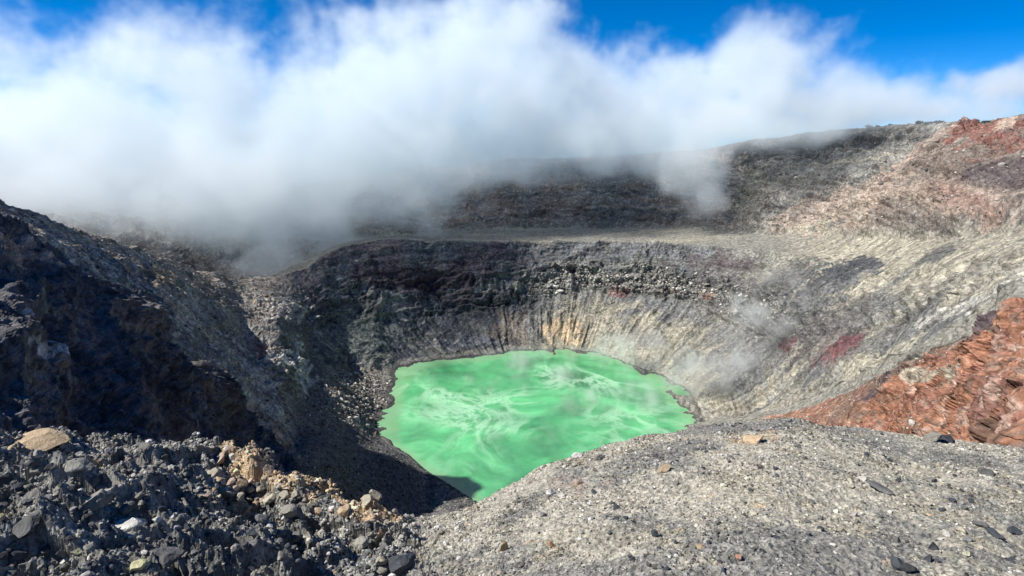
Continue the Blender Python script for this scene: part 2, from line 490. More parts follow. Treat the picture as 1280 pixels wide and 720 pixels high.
mix(C['ash'] * 0.85, creamM * sstep(0.0, 0.6, nfl + 0.5 * n90) * 0.6)
# beach and scree by the lake
mix(C['scree'] * 2.4, screeM)
mix(C['ash'] * 0.85, screeM * np.clip(sstep(75, 35, np.abs(U - 450)) * sstep(50, 25, np.abs(V - 495)), 0, 1) * 0.85)
mix(C['ash'] * 1.2, screeM * np.exp(-((S - 2.9 - 0.2 * n30) / 0.22) ** 2) * sstep(-14, -10.5, AZ) * 0.8)
mix(C['pale'], np.exp(-np.abs(S - 4.02) / 0.03) * sstep(5, 9, AZ) * win(AZ, 4, 19, 1) * 0.5)

# named patches seen in the photograph
patch(22, 312, 42, 16, 20, 'pink', 0.95, 1.2, 2.2, n=n10)  # sunlit bit of the shadowed spur, put in as pink colour
patch(55, 436, 34, 9, 10, 'pale', 1.0, 1.0, 2.2, n=n10, namt=0.8)  # second sunlit bit on the spur, painted as pale rock
patch(30, 400, 20, 5, 5, 'pale', 0.9, 1.0, 2.2, n=n10, namt=0.6)
patch(200, 345, 18, 14, 30, 'ochre', 0.8, 3, 7, n=n10)
patch(330, 440, 22, 12, 40, 'maroon', 0.8, 3, 6)
patch(345, 452, 20, 26, 30, 'pale', 0.85, 3, 6, n=n10, namt=0.7)
patch(375, 462, 14, 34, -10, 'white', 0.7, 3, 6, n=n10, namt=0.7)
patch(290, 380, 30, 60, -40, 'ash', 0.6, 3, 7, n=n10)
patch(355, 385, 30, 18, 0, 'pale', 0.7, 3, 6.0, n=n10, namt=0.8)
patch(475, 375, 40, 26, 20, 'pale', 0.55, 4, 6, n=n10, namt=0.8)
patch(450, 410, 45, 40, 10, 'green', 0.6, 4, 6, n=n10)
patch(520, 345, 100, 22, 3, 'purple', 0.8, 5, 6)
patch(480, 315, 20, 6, 8, 'ash', 0.7, 5, 6.0)
patch(625, 358, 40, 7, -8, 'pale', 0.6, 4.7, 6, n=n10)
patch(590, 400, 60, 30, -20, 'slate', 0.7, 4, 6)
patch(640, 412, 30, 26, 0, 'brown', 0.5, 4, 5.6)
patch(600, 432, 45, 14, 0, 'dark', 0.7, 4, 5)
patch(705, 415, 26, 22, 0, 'ochre', 0.75, 4, 5.4, n=n10)
patch(780, 330, 140, 9, 0, 'grey', 0.6, 5, 6)
patch(770, 362, 14, 9, 0, 'maroon', 0.6, 4.8, 6)
patch(845, 364, 18, 5, 0, 'pink', 0.8, 4.7, 6)
patch(886, 368, 12, 8, 30, (0.5, 0.16, 0.07), 1.0, 4.6, 6, namt=0.3)
patch(870, 370, 60, 12, 5, 'grey', 0.5, 4.6, 5.6)
patch(890, 330, 60, 12, 3, 'purple', 0.7, 5.2, 6)
patch(1035, 355, 75, 24, -30, 'slate', 0.95, 4.2, 6.1, n=n10)
patch(1000, 385, 60, 22, -35, 'slate', 0.85, 4.2, 6.0, n=n10)
patch(1060, 338, 55, 16, -15, 'slate', 0.95, 5.0, 6.4, n=n10)
patch(985, 350, 70, 20, -28, 'slate', 0.7, 4.6, 6.1, n=n10)
patch(1095, 378, 50, 14, -12, (0.09, 0.095, 0.105), 0.8, 4.4, 6.2, n=n10)
patch(1160, 470, 60, 8, -4, 'cream', 0.75, 1, 3, n=n10)
patch(1180, 430, 130, 12, -26, 'brown', 0.7, 1, 3, n=n10)
patch(1100, 488, 40, 12, -35, 'purple', 0.8, 1, 3, n=n10)
patch(1250, 395, 60, 10, -40, 'purple', 0.8, 1, 3, n=n10)
patch(1085, 395, 60, 12, -20, 'grey', 0.8, 4.0, 6.2, n=n10)
patch(960, 440, 34, 34, -20, 'grey', 0.75, 4.0, 5.8, n=n10)
patch(930, 470, 30, 34, -30, (0.19, 0.195, 0.195), 0.7, 4.0, 5.6, n=n10)
patch(1000, 420, 120, 46, -33, 'grey', 0.7, 4.0, 6.0, n=nfl, namt=0.9)
patch(930, 400, 50, 60, -40, 'grey', 0.6, 4.0, 6.0, n=nfl, namt=0.9)
patch(1100, 420, 150, 20, -24, (0.11, 0.112, 0.115), 0.75, 3.8, 6.0, n=nfl, namt=0.9)
patch(900, 350, 60, 14, 8, (0.12, 0.115, 0.115), 0.7, 5, 6.1, n=n10)
patch(1050, 436, 40, 16, -30, 'maroon', 0.95, 3.8, 5.9, edge=0.8, n=0.6*n30+0.5*n10, namt=0.5)
patch(985, 428, 12, 10, 0, 'maroon', 0.7, 4, 5.6)
patch(1035, 415, 60, 30, -28, 'purple', 0.45, 3.8, 5.8)
patch(1185, 350, 60, 10, -22, 'ash', 0.8, 4.4, 7)
patch(1170, 318, 34, 9, -25, 'slate', 0.75, 5.2, 7.2, n=n10)
patch(1160, 405, 120, 9, -22, 'grey', 0.8, 3.8, 5.6, n=n10)
patch(1200, 385, 100, 6, -22, 'pale', 0.6, 3.8, 5.8, n=n10)
mix(C['brown'] * 1.15, hillM * (0.75 + 0.3 * n30))
mix(C['pink'] * 1.08, np.exp(-((AZ - hl - 0.5) / 1.0) ** 2) * outer * (S < 8.8) * (AZ > 27) * 0.8)
patch(1230, 180, 55, 24, -8, 'red', 1.0, 8.0, 9.3)
patch(1275, 200, 50, 22, 0, 'red', 0.9, 7.6, 9.3)
patch(1215, 228, 70, 30, -25, 'brown', 0.8, 7, 9, n=n10)
patch(1250, 235, 60, 22, -10, 'purple', 0.7, 7, 9, n=0.7*n30+0.3*n10)
patch(1200, 255, 100, 24, 10, 'pink', 0.55, 6.9, 8.8, n=0.7*n30+0.3*n10)
patch(1220, 262, 70, 18, 20, 'red', 0.45, 6.9, 8.8, edge=0.8, n=0.7*n30+0.3*n10)
patch(1040, 258, 90, 24, -20, 'pink', 0.6, 6.9, 8.6, n=0.7*n30+0.3*n10, namt=0.7)
patch(940, 245, 38, 26, -30, 'cream', 0.6, 6.9, 8.6, n=0.7*n30+0.3*n10, namt=0.8)
patch(1030, 215, 90, 24, -10, 'grey', 0.6, 7.2, 8.9, n=n10)
patch(1000, 184, 130, 13, -9, (0.085, 0.09, 0.095), 0.95, 8.0, 9.2)
patch(1050, 203, 110, 2.5, -6, 'cream', 0.8, 7.6, 9.0, namt=0.3)
patch(1260, 172, 14, 10, -30, 'pink', 0.8, 8, 9.3, n=n10)
patch(1010, 284, 60, 6, -12, 'cream', 0.8, 6.5, 7.6)
patch(780, 270, 120, 9, 0, 'slate', 0.5, 7, 8)
patch(600, 255, 200, 14, 0, 'brown', 0.4, 7, 8.6)
# cream tint on the gentler faces, then thin dark cracks along noise lines
mix(C['cream'] * 0.8, sstep(0.32, 0.12, steep) * (left * sstep(3, 3.2, S) + outer * 0.5 + 0.4 * cliff) * 0.35)
crk = np.abs(noise(pw, 17, 18) + 0.35 * n4)
mix(C['dark'] * 1.5, sstep(0.07, 0.0, crk) * (0.75 * cliff + 0.35 * talus + 0.55 * outer + 0.55 * left * sstep(3.0, 3.2, S) + 0.25 * creamM + 0.45 * redM) * sstep(-0.1, 0.3, n30 + 0.2))
stk = fbm(np.stack([phi * 160, rad * 0.05, pm[:, 2] * 0.05], -1).astype(np.float32), 4.5, 3, 0.7, 19)
col *= (1 + 0.26 * stk * np.clip(talus + creamM, 0, 1))[:, None]
ko = 1 - 0.5 * outer
col *= (1 + (0.26 * n4 + 0.18 * n10) * ko)[:, None]
col *= (1 + 0.35 * np.clip(fbm(ps, 5.0, 3, 0.6, 1), -1, 1) * (outer * (1 - hillM) * (S < 8.9) + 0.7 * cliff))[:, None]
col *= (1 + blk * bm_ * (0.16 * bA + 0.18 * bB) + blk * 0.14 * bC)[:, None]
thin_ = np.abs(noise(ps * np.array([0.6, 1, 1], np.float32), 6.5, 23))
mix(C['dark'] * 1.6, sstep(0.05, 0.0, thin_) * (0.6 * cliff + 0.45 * outer * (S < 8.9)) * sstep(-0.2, 0.3, n90))
mix(C['ash'] * 1.2, sstep(0.045, 0.0, np.abs(thin_ - 0.28)) * (0.5 * cliff + 0.4 * outer * (S < 8.9)) * sstep(-0.2, 0.3, -n90))
wet = (np.abs(AZ) < 25) * (S < 4.6) * (S > 1.2)
mix(C['ash'] * 1.1, wet * win(pd[:, 2] + 0.6 * n10, -198.9, -197.2, 0.4) * 0.55)
mix(C['dark'] * 1.2, wet * (1 - sstep(-199.5, -198.8, pd[:, 2] + 0.3 * n4)) * 0.75)
col = np.clip(col, 0.012, 0.8)


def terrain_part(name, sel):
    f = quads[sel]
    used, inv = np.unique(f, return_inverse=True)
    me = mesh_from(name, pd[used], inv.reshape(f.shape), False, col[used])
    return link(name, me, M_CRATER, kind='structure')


fs, fa = S[quads[:, 0]], AZ[quads[:, 0]]
isl = (fs < 3) & (fa < -21)
isr = (fs < 3) & (fa > 20.5)
isc = (fs < 4) & ~isl & ~isr & (fa < 0) & (fs < 4) & (fs >= 1)
isterr = (fs >= 6) & (fs < 7)
isout = fs >= 7
iswl = ~isl & ~isr & ~isc & ~isterr & ~isout & (fa < -18)
isbase = ~(isl | isr | isc | isterr | isout | iswl)
terrain_part('dark_spur_hill', isl)
terrain_part('red_spur_hill', isr)
terrain_part('lake_shore', isc)
terrain_part('terrace_land', isterr)
terrain_part('outer_rim_mountain', isout)
terrain_part('left_crater_terrain', iswl)
terrain_part('crater_terrain', isbase)

# ------------------------------------------------------------------ lake
m = bpy.data.materials.new('acid_lake_water'); m.use_nodes = True
w = NT(m); bs = w.n['Principled BSDF']
bs.inputs['Roughness'].default_value = 0.28
bs.inputs['Specular IOR Level'].default_value = 0.4
geo = w.new('ShaderNodeNewGeometry')
na = w.new('ShaderNodeTexNoise'); na.inputs['Scale'].default_value = 0.014; na.inputs['Detail'].default_value = 9; na.inputs['Roughness'].default_value = 0.6; na.inputs['Distortion'].default_value = 0.9
nb = w.new('ShaderNodeTexNoise'); nb.inputs['Scale'].default_value = 0.013; nb.inputs['Detail'].default_value = 11; nb.inputs['Roughness'].default_value = 0.66; nb.inputs['Distortion'].default_value = 1.3
nc = w.new('ShaderNodeTexNoise'); nc.inputs['Scale'].default_value = 0.5; nc.inputs['Detail'].default_value = 4
for n_ in (na, nb, nc):
    w.link(geo.outputs['Position'], n_.inputs['Vector'])
cr = w.new('ShaderNodeValToRGB')
cr.color_ramp.elements[0].position = 0.36; cr.color_ramp.elements[0].color = (0.055, 0.26, 0.112, 1)
cr.color_ramp.elements[1].position = 0.62; cr.color_ramp.elements[1].color = (0.118, 0.49, 0.20, 1)
w.link(na.outputs['Fac'], cr.inputs[0])
# curds of suspended sulphur and painted steam wisps: thin swirling threads where the warped noise crosses its mean
ab = w.new('ShaderNodeMath', operation='SUBTRACT'); ab.inputs[1].default_value = 0.5; w.link(nb.outputs['Fac'], ab.inputs[0])
ab2 = w.new('ShaderNodeMath', operation='ABSOLUTE'); w.link(ab.outputs[0], ab2.inputs[0])
mr = w.new('ShaderNodeMapRange', interpolation_type='SMOOTHSTEP'); mr.inputs[1].default_value = 0.0; mr.inputs[2].default_value = 0.07; mr.inputs[3].default_value = 1; mr.inputs[4].default_value = 0
w.link(ab2.outputs[0], mr.inputs[0])
nd = w.new('ShaderNodeTexNoise'); nd.inputs['Scale'].default_value = 0.012; nd.inputs['Detail'].default_value = 2
w.link(geo.outputs['Position'], nd.inputs['Vector'])
mr2 = w.new('ShaderNodeMapRange', interpolation_type='SMOOTHSTEP'); mr2.inputs[1].default_value = 0.40; mr2.inputs[2].default_value = 0.66; mr2.inputs[3].default_value = 0.04; mr2.inputs[4].default_value = 0.62
w.link(nd.outputs['Fac'], mr2.inputs[0])
mm = w.new('ShaderNodeMath', operation='MULTIPLY'); w.link(mr.outputs[0], mm.inputs[0]); w.link(mr2.outputs[0], mm.inputs[1])
mx = w.new('ShaderNodeMix', data_type='RGBA'); nm2 = w.new('ShaderNodeTexNoise'); nm2.inputs['Scale'].default_value = 0.035; nm2.inputs['Detail'].default_value = 6; nm2.inputs['Roughness'].default_value = 0.6; nm2.inputs['Distortion'].default_value = 1.0
w.link(geo.outputs['Position'], nm2.inputs['Vector'])
mrm = w.new('ShaderNodeMapRange'); mrm.inputs[1].default_value = 0.35; mrm.inputs[2].default_value = 0.62; mrm.inputs[3].default_value = 0.66; mrm.inputs[4].default_value = 1.08
w.link(nm2.outputs['Fac'], mrm.inputs[0])
vsm = w.new('ShaderNodeVectorMath', operation='SCALE'); w.link(cr.outputs[0], vsm.inputs[0]); w.link(mrm.outputs[0], vsm.inputs['Scale'])
w.link(mm.outputs[0], mx.inputs[0]); w.link(vsm.outputs[0], mx.inputs[6]); mx.inputs[7].default_value = (0.45, 0.72, 0.50, 1)
w.link(mx.outputs[2], bs.inputs['Base Color'])
bp = w.new('ShaderNodeBump'); bp.inputs['Strength'].default_value = 0.25; bp.inputs['Distance'].default_value = 0.4
w.link(nc.outputs['Fac'], bp.inputs['Height']); w.link(bp.outputs[0], bs.inputs['Normal'])
nt_, nr_ = 420, 110
t_ = np.linspace(0, 2 * PI, nt_, endpoint=False)
q_ = np.linspace(0, 1, nr_) ** 0.75 * 200
lx = (10 + q_[:, None] * np.cos(t_)[None]).ravel(); ly = (420 + q_[:, None] * np.sin(t_)[None]).ravel()
lr, la = np.hypot(lx, ly), np.arctan2(lx, ly)
ic = np.clip(np.round(np.interp(la, az, np.arange(NA))).astype(int), 0, NA - 1)
bed = np.empty(len(lx)); Rd = np.hypot(Pd[..., 0], Pd[..., 1])
k2 = (S1 > 0.5) & (S1 < 6)
for c in np.unique(ic):
    w_ = ic == c
    o_ = np.argsort(Rd[k2, c])
    bed[w_] = np.interp(lr[w_], Rd[k2, c][o_], Pd[k2, c, 2][o_])
lf = np.array([[a_ * nt_ + b_, a_ * nt_ + (b_ + 1) % nt_, (a_ + 1) * nt_ + (b_ + 1) % nt_, (a_ + 1) * nt_ + b_] for a_ in range(nr_ - 1) for b_ in range(nt_)])
dep = np.clip((LAKE - bed) / 5.0, 0, 1)
lk = link('lake', mesh_from('lake', np.stack([lx, ly, np.full(len(lx), LAKE)], -1), lf, True, np.repeat(dep[:, None], 3, 1)), m, kind='structure')
da = w.new('ShaderNodeAttribute'); da.attribute_name = 'tint'
sh = w.new('ShaderNodeMapRange', interpolation_type='SMOOTHSTEP'); sh.inputs[1].default_value = 0.0; sh.inputs[2].default_value = 0.7; sh.inputs[3].default_value = 0.75; sh.inputs[4].default_value = 0.0
w.link(da.outputs['Fac'], sh.inputs[0])
mxs = w.new('ShaderNodeMix', data_type='RGBA'); mxs.inputs[7].default_value = (0.20, 0.36, 0.19, 1)
w.link(sh.outputs[0], mxs.inputs[0]); w.link(mx.outputs[2], mxs.inputs[6]); w.link(mxs.outputs[2], bs.inputs['Base Color'])

# ================================================================== FOREGROUND
edge = sorted([A(-110, 11, -4.6), A(-60, 11, -4.5), P(0, 557, 10.5), P(60, 553, 10.2), P(130, 564, 9.8), P(250, 575, 9.2), P(300, 585, 8.6), P(400, 604, 7.4), P(440, 632, 6.6),
               P(470, 645, 6.1), P(520, 645, 5.9), P(590, 634, 6.0), P(650, 604, 6.4), P(700, 577, 6.9), P(750, 560, 7.3), P(800, 549, 7.7), P(900, 532, 8.4),
               P(985, 522, 9.0), P(1090, 537, 9.5), P(1180, 550, 10.0), P(1280, 560, 10.5), A(60, 11, -4.4), A(80, 11, -4.4)])
E_A = np.array([q[0] for q in edge]); E_R = np.array([q[1] for q in edge]); E_Z = np.array([q[2] for q in edge])
step_line = sorted([(pdir(u, v)[0], u, v) for u, v in ((300, 584), (285, 640), (262, 690))])


def fg_macro(a, r):
    re = np.interp(a, E_A, E_R); ze = np.interp(a, E_A, E_Z)
    t = np.clip((r - 0.6) / (re - 0.6), 0, None)
    zin = -1.62 + (ze + 1.62) * np.minimum(t, 1) ** 1.05
    ex = np.maximum(r - re, 0)
    return zin - np.where(t > 1, 0.72 * ex + 0.55 * np.minimum(ex, 1.2) ** 2 * 0.5, 0), t


def fg(a, r):
    z, t = fg_macro(a, r)
    x, y = r * np.sin(a), r * np.cos(a)
    p = np.stack([x, y, z], -1).astype(np.float32)
    ad = np.degrees(a)
    lf_ = 1 - sstep(-15, -6, ad)                   # the blocky left part
    z = z + (0.05 + 0.10 * lf_) * fbm(p, 1.7, 2, 0.5, 1)
    z = z + (0.015 + 0.19 * lf_) * ridged(p, 0.85, 2, 0.5, 3)
    z = z + (0.012 + 0.02 * lf_) * ridged(p, 0.28, 2, 0.55, 5)
    z = z + (0.010 + 0.008 * lf_) * ridged(p, 0.09, 2, 0.6, 7)
    z = z + lf_ * (0.085 * blocks(p, 0.55, 4) + 0.016 * blocks(p, 0.2, 6))
    # ledge on the left: a small broken scarp and the hollow beside it
    wob = 0.25 * noise(p, 0.9, 9) + 0.1 * noise(p, 0.3, 10)
    q = x + 3.05 + 0.13 * (y - 5.5) + wob
    z = z + 0.24 * (1 - sstep(-0.05, 0.16, q)) * lf_ * sstep(4.2, 4.9, r)
    hol = np.exp(-(((x + 2.75 + wob) / 0.42) ** 2 + ((y - 5.75) / 0.55) ** 2))
    z = z - 0.55 * hol - 0.10 * lf_
    q2 = np.exp(-(((x + 4.25 + wob) / 0.8) ** 2 + ((y - 6.35) / 0.22) ** 2))
    z = z - 0.42 * q2
    # ochre outcrop on the rim
    oc = np.exp(-((r - np.interp(a, E_A, E_R) + 0.45 + 0.3 * wob) / 0.55) ** 2) * win(ad, -27.5, -12.5, 1.5)
    z = z + oc * (0.06 + 0.07 * ridged(p, 0.5, 2, 0.5, 11) + 0.03 * blocks(p, 0.16, 9))
    return z, oc, hol, lf_


na_ = 1500
fa_ = np.radians(np.concatenate([np.linspace(-110, -52, 60, endpoint=False), np.linspace(-52, 52, na_, endpoint=False), np.linspace(52, 80, 40)]))
fr_ = np.concatenate([np.linspace(0.05, 2.4, 30, endpoint=False), 2.4 * (12.0 / 2.4) ** np.linspace(0, 1, 560, endpoint=False), np.linspace(12.0, 30, 60)])
GA, GRR = np.meshgrid(fa_, fr_)
ga, gr = GA.ravel(), GRR.ravel()
gz, oc, hol, lfm = fg(ga, gr)
gp = np.stack([gr * np.sin(ga), gr * np.cos(ga), gz], -1).astype(np.float32)
gu, gv = proj(gp)


def fg_colour(p, oc, lfm, gu, gv):
    c = np.empty((len(p), 3), np.float32)
    c[:] = C['ash'] * np.array([1.46, 1.43, 1.37])
    a1 = fbm(p, 1.3, 3, 0.6, 2); a2 = fbm(p, 0.35, 3, 0.6, 6); a3 = fbm(p, 0.06, 2, 0.6, 8)

    def mx_(col_, m_):
        m_ = np.clip(m_, 0, 1)[:, None]
        c[:] = c * (1 - m_) + col_ * m_
    mx_(C['grey'] * 1.0, sstep(0.0, 0.5, fbm(p * np.array([1, 0.6, 1], np.float32), 2.2, 3, 0.6, 4) + 0.4 * a2) * 0.75)
    mx_(C['cream'] * 0.9, sstep(0.15, 0.6, -a1 + 0.5 * a2) * 0.6 * (1 - lfm))
    mx_(C['grey'] * 1.08, lfm * 0.85)
    mx_(C['ash'] * 1.25, lfm * sstep(-0.05, 0.4, a2) * 0.65)
    mx_(C['slate'] * 1.2, lfm * sstep(0.1, 0.5, -a2) * 0.5)
    mx_(C['ochre'] * 0.95, sstep(0.18, 0.5, oc + 0.25 * a2))
    mx_(C['pink'] * 0.75, sstep(0.35, 0.7, oc + 0.3 * a2) * sstep(0, 0.4, a2) * 0.6)
    mx_(C['pink'] * 0.8, sstep(0.6, 0.9, 1 - np.hypot((gu - 720) / 90, (gv - 605) / 25) + 0.5 * a2) * 0.45)
    mx_(C['ochre'] * 0.8, sstep(0.5, 0.9, 1 - np.hypot((gu - 940) / 60, (gv - 548) / 16) + 0.5 * a2) * 0.6)
    c *= (1 + 0.35 * a3)[:, None]
    return np.clip(c, 0.015, 0.7)


gc = fg_colour(gp, oc, lfm, gu, gv)
nA, nRr = len(fa_), len(fr_)
fi = (np.arange(nRr - 1)[:, None] * nA + np.arange(nA - 1)[None]).ravel()
link('ground', mesh_from('ground', gp, np.stack([fi, fi + 1, fi + nA + 1, fi + nA], -1), False, gc), M_GROUND, kind='structure')


# ------------------------------------------------------------------ stones
def ico(sub):
    import bmesh
    bm = bmesh.new(); bmesh.ops.create_icosphere(bm, subdivisions=sub, radius=1.0)
    v = np.array([q.co[:] for q in bm.verts], np.float32); f = np.array([[q.index for q in p_.verts] for p_ in bm.faces], np.int32)
    bm.free()
    return v, f


ICO = {k: ico(k) for k in (1, 2, 3, 4)}


def rock_shape(sub, seed, cuts=9, n=0.07):
    g = np.random.default_rng(seed)
    v = ICO[sub][0].copy()
    for k in range(cuts):                          # broken flat faces
        d_ = g.standard_normal(3); d_ /= np.linalg.norm(d_)
        h = g.uniform(0.42, 0.82)
        s_ = v @ d_
        v -= np.maximum(s_ - h, 0)[:, None] * d_[None] * 0.97
    if sub > 1:
        v *= (1 + n * fbm(v + seed, 0.9, 3, 0.5, seed % 12))[:, None]
    else:
        v *= g.uniform(0.75, 1.2, (len(v), 1)).astype(np.float32)
    return v.astype(np.float32)


def rand_rot(g, n, tilt=0.5):
    th = g.uniform(0, 2 * PI, n); ax = g.normal(0, tilt, n); ay = g.normal(0, tilt, n)
    c, s = np.cos, np.sin
    Rz = np.zeros((n, 3, 3)); Rz[:, 0, 0] = c(th); Rz[:, 0, 1] = -s(th); Rz[:, 1, 0] = s(th); Rz[:, 1, 1] = c(th); Rz[:, 2, 2] = 1
    Rx = np.zeros((n, 3, 3)); Rx[:, 0, 0] = 1; Rx[:, 1, 1] = c(ax); Rx[:, 1, 2] = -s(ax); Rx[:, 2, 1] = s(ax); Rx[:, 2, 2] = c(ax)
    Ry = np.zeros((n, 3, 3)); Ry[:, 1, 1] = 1; Ry[:, 0, 0] = c(ay); Ry[:, 0, 2] = s(ay); Ry[:, 2, 0] = -s(ay); Ry[:, 2, 2] = c(ay)
    return (Rx @ Ry @ Rz).astype(np.float32)


def scatter(name, pos, size, colr, seed, label, sub=1, mat=None, flat=0.6, nshape=14, cat='stones', sm=False):
    g = np.random.default_rng(seed)
    n = len(pos)
    shapes = [rock_shape(sub, 500 + seed * 50 + k, 12, 0.05) for k in range(nshape)]
    f0 = ICO[sub][1]
    pick = g.integers(0, nshape, n)
    SV = np.stack(shapes)[pick]                   # n, v, 3
    dims = np.stack([g.uniform(0.8, 1.35, n), g.uniform(0.7, 1.1, n), g.uniform(flat * 0.7, flat * 1.25, n)], -1).astype(np.float32)
    SV = SV * (dims * size[:, None])[:, None, :]
    SV = np.einsum('nij,nvj->nvi', rand_rot(g, n, 0.3), SV) + pos[:, None, :]
    nv = SV.shape[1]
    F_ = (f0[None] + (np.arange(n) * nv)[:, None, None]).reshape(-1, 3)
    me = mesh_from(name, SV.reshape(-1, 3), F_, sm, np.repeat(colr, nv, axis=0))
    return link(name, me, mat, label=label, cat=cat, kind='stuff')


def ground_at(u, v):
    """where the sight line through a pixel first meets the foreground"""
    a, s = pdir(u, v)
    r = np.linspace(2.0, 16, 1400)
    z, _, _, _ = fg(np.full_like(r, a), r)
    hit = np.nonzero(s * r < z)[0]
    k = hit[0] if len(hit) else np.argmin(np.abs(s * r - z))
    return np.array([r[k] * math.sin(a), r[k] * math.cos(a), z[k]]), a, r[k]


# gravel: tens of thousands of fragments over the near slope
NG = 125000
ga_ = np.radians(rng.uniform(-50, 50, NG)); re_ = np.interp(ga_, E_A, E_R)
gr_ = np.sqrt(rng.uniform(0, 1, NG) * ((re_ + 0.5) ** 2 - 2.3 ** 2) + 2.3 ** 2)
gz_, oc_, _, lf2 = fg(ga_, gr_)
gpos = np.stack([gr_ * np.sin(ga_), gr_ * np.cos(ga_), gz_], -1).astype(np.float32)
clump = fbm(gpos, 0.9, 3, 0.6, 12)
size = (0.0062 * np.exp(rng.normal(0, 0.55, NG)) * (0.6 + 0.09 * gr_) * (1 + 0.35 * clump) * (1 + 0.55 * lf2)).astype(np.float32)
thin = fbm(gpos * np.array([1, 0.55, 1], np.float32), 1.1, 3, 0.6, 15)
size *= np.where((thin > 0.05) & (rng.uniform(0, 1, NG) < 0.88) & (lf2 < 0.5), 0.35, 1.0)
size = np.clip(size, 0.003, 0.04)
u_, v_ = proj(gpos)
gcol = fg_colour(gpos, oc_, lf2, u_, v_)
gcol *= (1 - 0.42 * (1 - sstep(-0.45, 0.0, thin)) * (1 - lf2))[:, None]
gcol = gcol * np.exp(rng.normal(0.08, 0.48, (NG, 1))).astype(np.float32)
pk = rng.uniform(0, 1, NG)
gcol[pk < 0.09] = C['slate'] * 1.0
gcol[(pk > 0.10) & (pk < 0.17)] = C['pale'] * 0.95
gcol[(pk > 0.17) & (pk < 0.18)] = C['ochre'] * 0.8
gcol = np.clip(gcol * rng.uniform(0.96, 1.04, (NG, 3)), 0.015, 0.6).astype(np.float32)
gpos[:, 2] += size * 0.15
scatter('gravel', gpos, size, gcol, 1, 'loose grey volcanic gravel covering the near rim slope', 1, M_GRAVEL, 0.7, cat='gravel')

# coarser broken stones over the left ledge
NS = 9000
sa_ = np.radians(rng.uniform(-50, -7, NS)); sr_ = np.sqrt(rng.uniform(0, 1, NS) * ((np.interp(sa_, E_A, E_R) + 0.4) ** 2 - 2.6 ** 2) + 2.6 ** 2)
sz_, soc, _, slf = fg(sa_, sr_)
spos = np.stack([sr_ * np.sin(sa_), sr_ * np.cos(sa_), sz_], -1).astype(np.float32)
keepS = (fbm(spos, 0.8, 2, 0.6, 14) > -0.15) & (rng.uniform(0, 1, NS) < slf)
spos = spos[keepS]; NS = len(spos)
ssz = np.clip(0.020 * np.exp(rng.normal(0, 0.5, NS)) * (0.5 + 0.08 * sr_[keepS]), 0.008, 0.075).astype(np.float32)
su, sv = proj(spos)
scol = fg_colour(spos, soc[keepS], slf[keepS], su, sv) * np.exp(rng.normal(0.1, 0.4, (NS, 1)))
scatter('rubble', spos, ssz, np.clip(scol, 0.02, 0.55).astype(np.float32), 2, 'coarse dark broken stones covering the ledge on the left of the rim', 2, M_GRAVEL, 0.6, cat='rubble')

# rubble on the far walls and the beach, each block set on the rock surface
vis = (AZ > -42) & (AZ < 42)


def rubble(name, wgt, n, s0, sig, cols, seed, label, smax):
    g = np.random.default_rng(seed)
    wgt = np.clip(wgt, 0, None) * vis
    idx = g.choice(len(pm), n, p=(wgt / wgt.sum()).astype(np.float64) / (wgt / wgt.sum()).astype(np.float64).sum())
    sz = np.clip(s0 * np.exp(g.normal(0, sig, n)), 0.2, smax).astype(np.float32)
    pos = pd[idx] + nm[idx] * (sz * 0.15)[:, None]
    cc = np.stack([C[c] for c in cols])[g.integers(0, len(cols), n)] * np.exp(g.normal(0, 0.3, (n, 1)))
    return scatter(name, pos.astype(np.float32), sz, np.clip(cc, 0.02, 0.6).astype(np.float32), seed, label, 1, M_RUBBLE, 0.75, cat='rubble')


area = (RR * 0.1)
rubble('beach_rubble', screeM * np.exp(-((U - 450) / 38) ** 2 - ((V - 492) / 26) ** 2) * (S > 2.2) * (pd[:, 2] > -199), 2600, 0.75, 0.5, ['pale', 'ash', 'brown', 'grey'], 3,
       'pale rubble strewn over the grey beach beside the lake', 3.0)
rubble('scree_rubble', screeM * (S < 3.4) * (S > 1.0) * (pd[:, 2] > -199.5), 6000, 0.36, 0.5, ['grey', 'grey', 'slate', 'ash'], 4, 'dark loose scree running down to the lake shore', 2.0)
rubble('cliff_rubble', band_ * (0.4 + 0.6 * (n30 > 0)), 3400, 0.8, 0.5, ['pale', 'ash', 'ash', 'grey'], 5, 'broken pale blocks in a band across the far pit wall', 4.5)
rubble('slope_rubble', left * sstep(3.1, 3.5, S) * (S < 6) * (n30 > -0.1), 2600, 0.35, 0.5, ['pale', 'brown', 'grey', 'slate'], 6, 'rough broken rubble on the lit left crater slope', 3.0)
rubble('outer_rubble', outer * (S < 8.9) * sstep(880, 960, U) * (n30 > 0.0), 2600, 0.5, 0.5, ['pale', 'ash', 'grey', 'grey', 'brown'], 8, 'scattered broken rock on the outer crater wall', 4.0)
rubble('red_slope_rubble', redM * (S > 1.0), 1500, 0.25, 0.5, ['pink', 'orange', 'brown', 'pale'], 9, 'small loose blocks on the orange red spur', 2.0)

# named single rocks
rock_mats = {}


def rock_mat(c):
    key = tuple(round(float(x), 3) for x in c)
    if key not in rock_mats:
        rock_mats[key] = rock_material('stone_%d' % len(rock_mats), attr=False, base=key, speck=(3.0, 0.12), coarse=4.0, bump=0.5, bdist=0.15, spec=0.2, rough=0.9)
    return rock_mats[key]


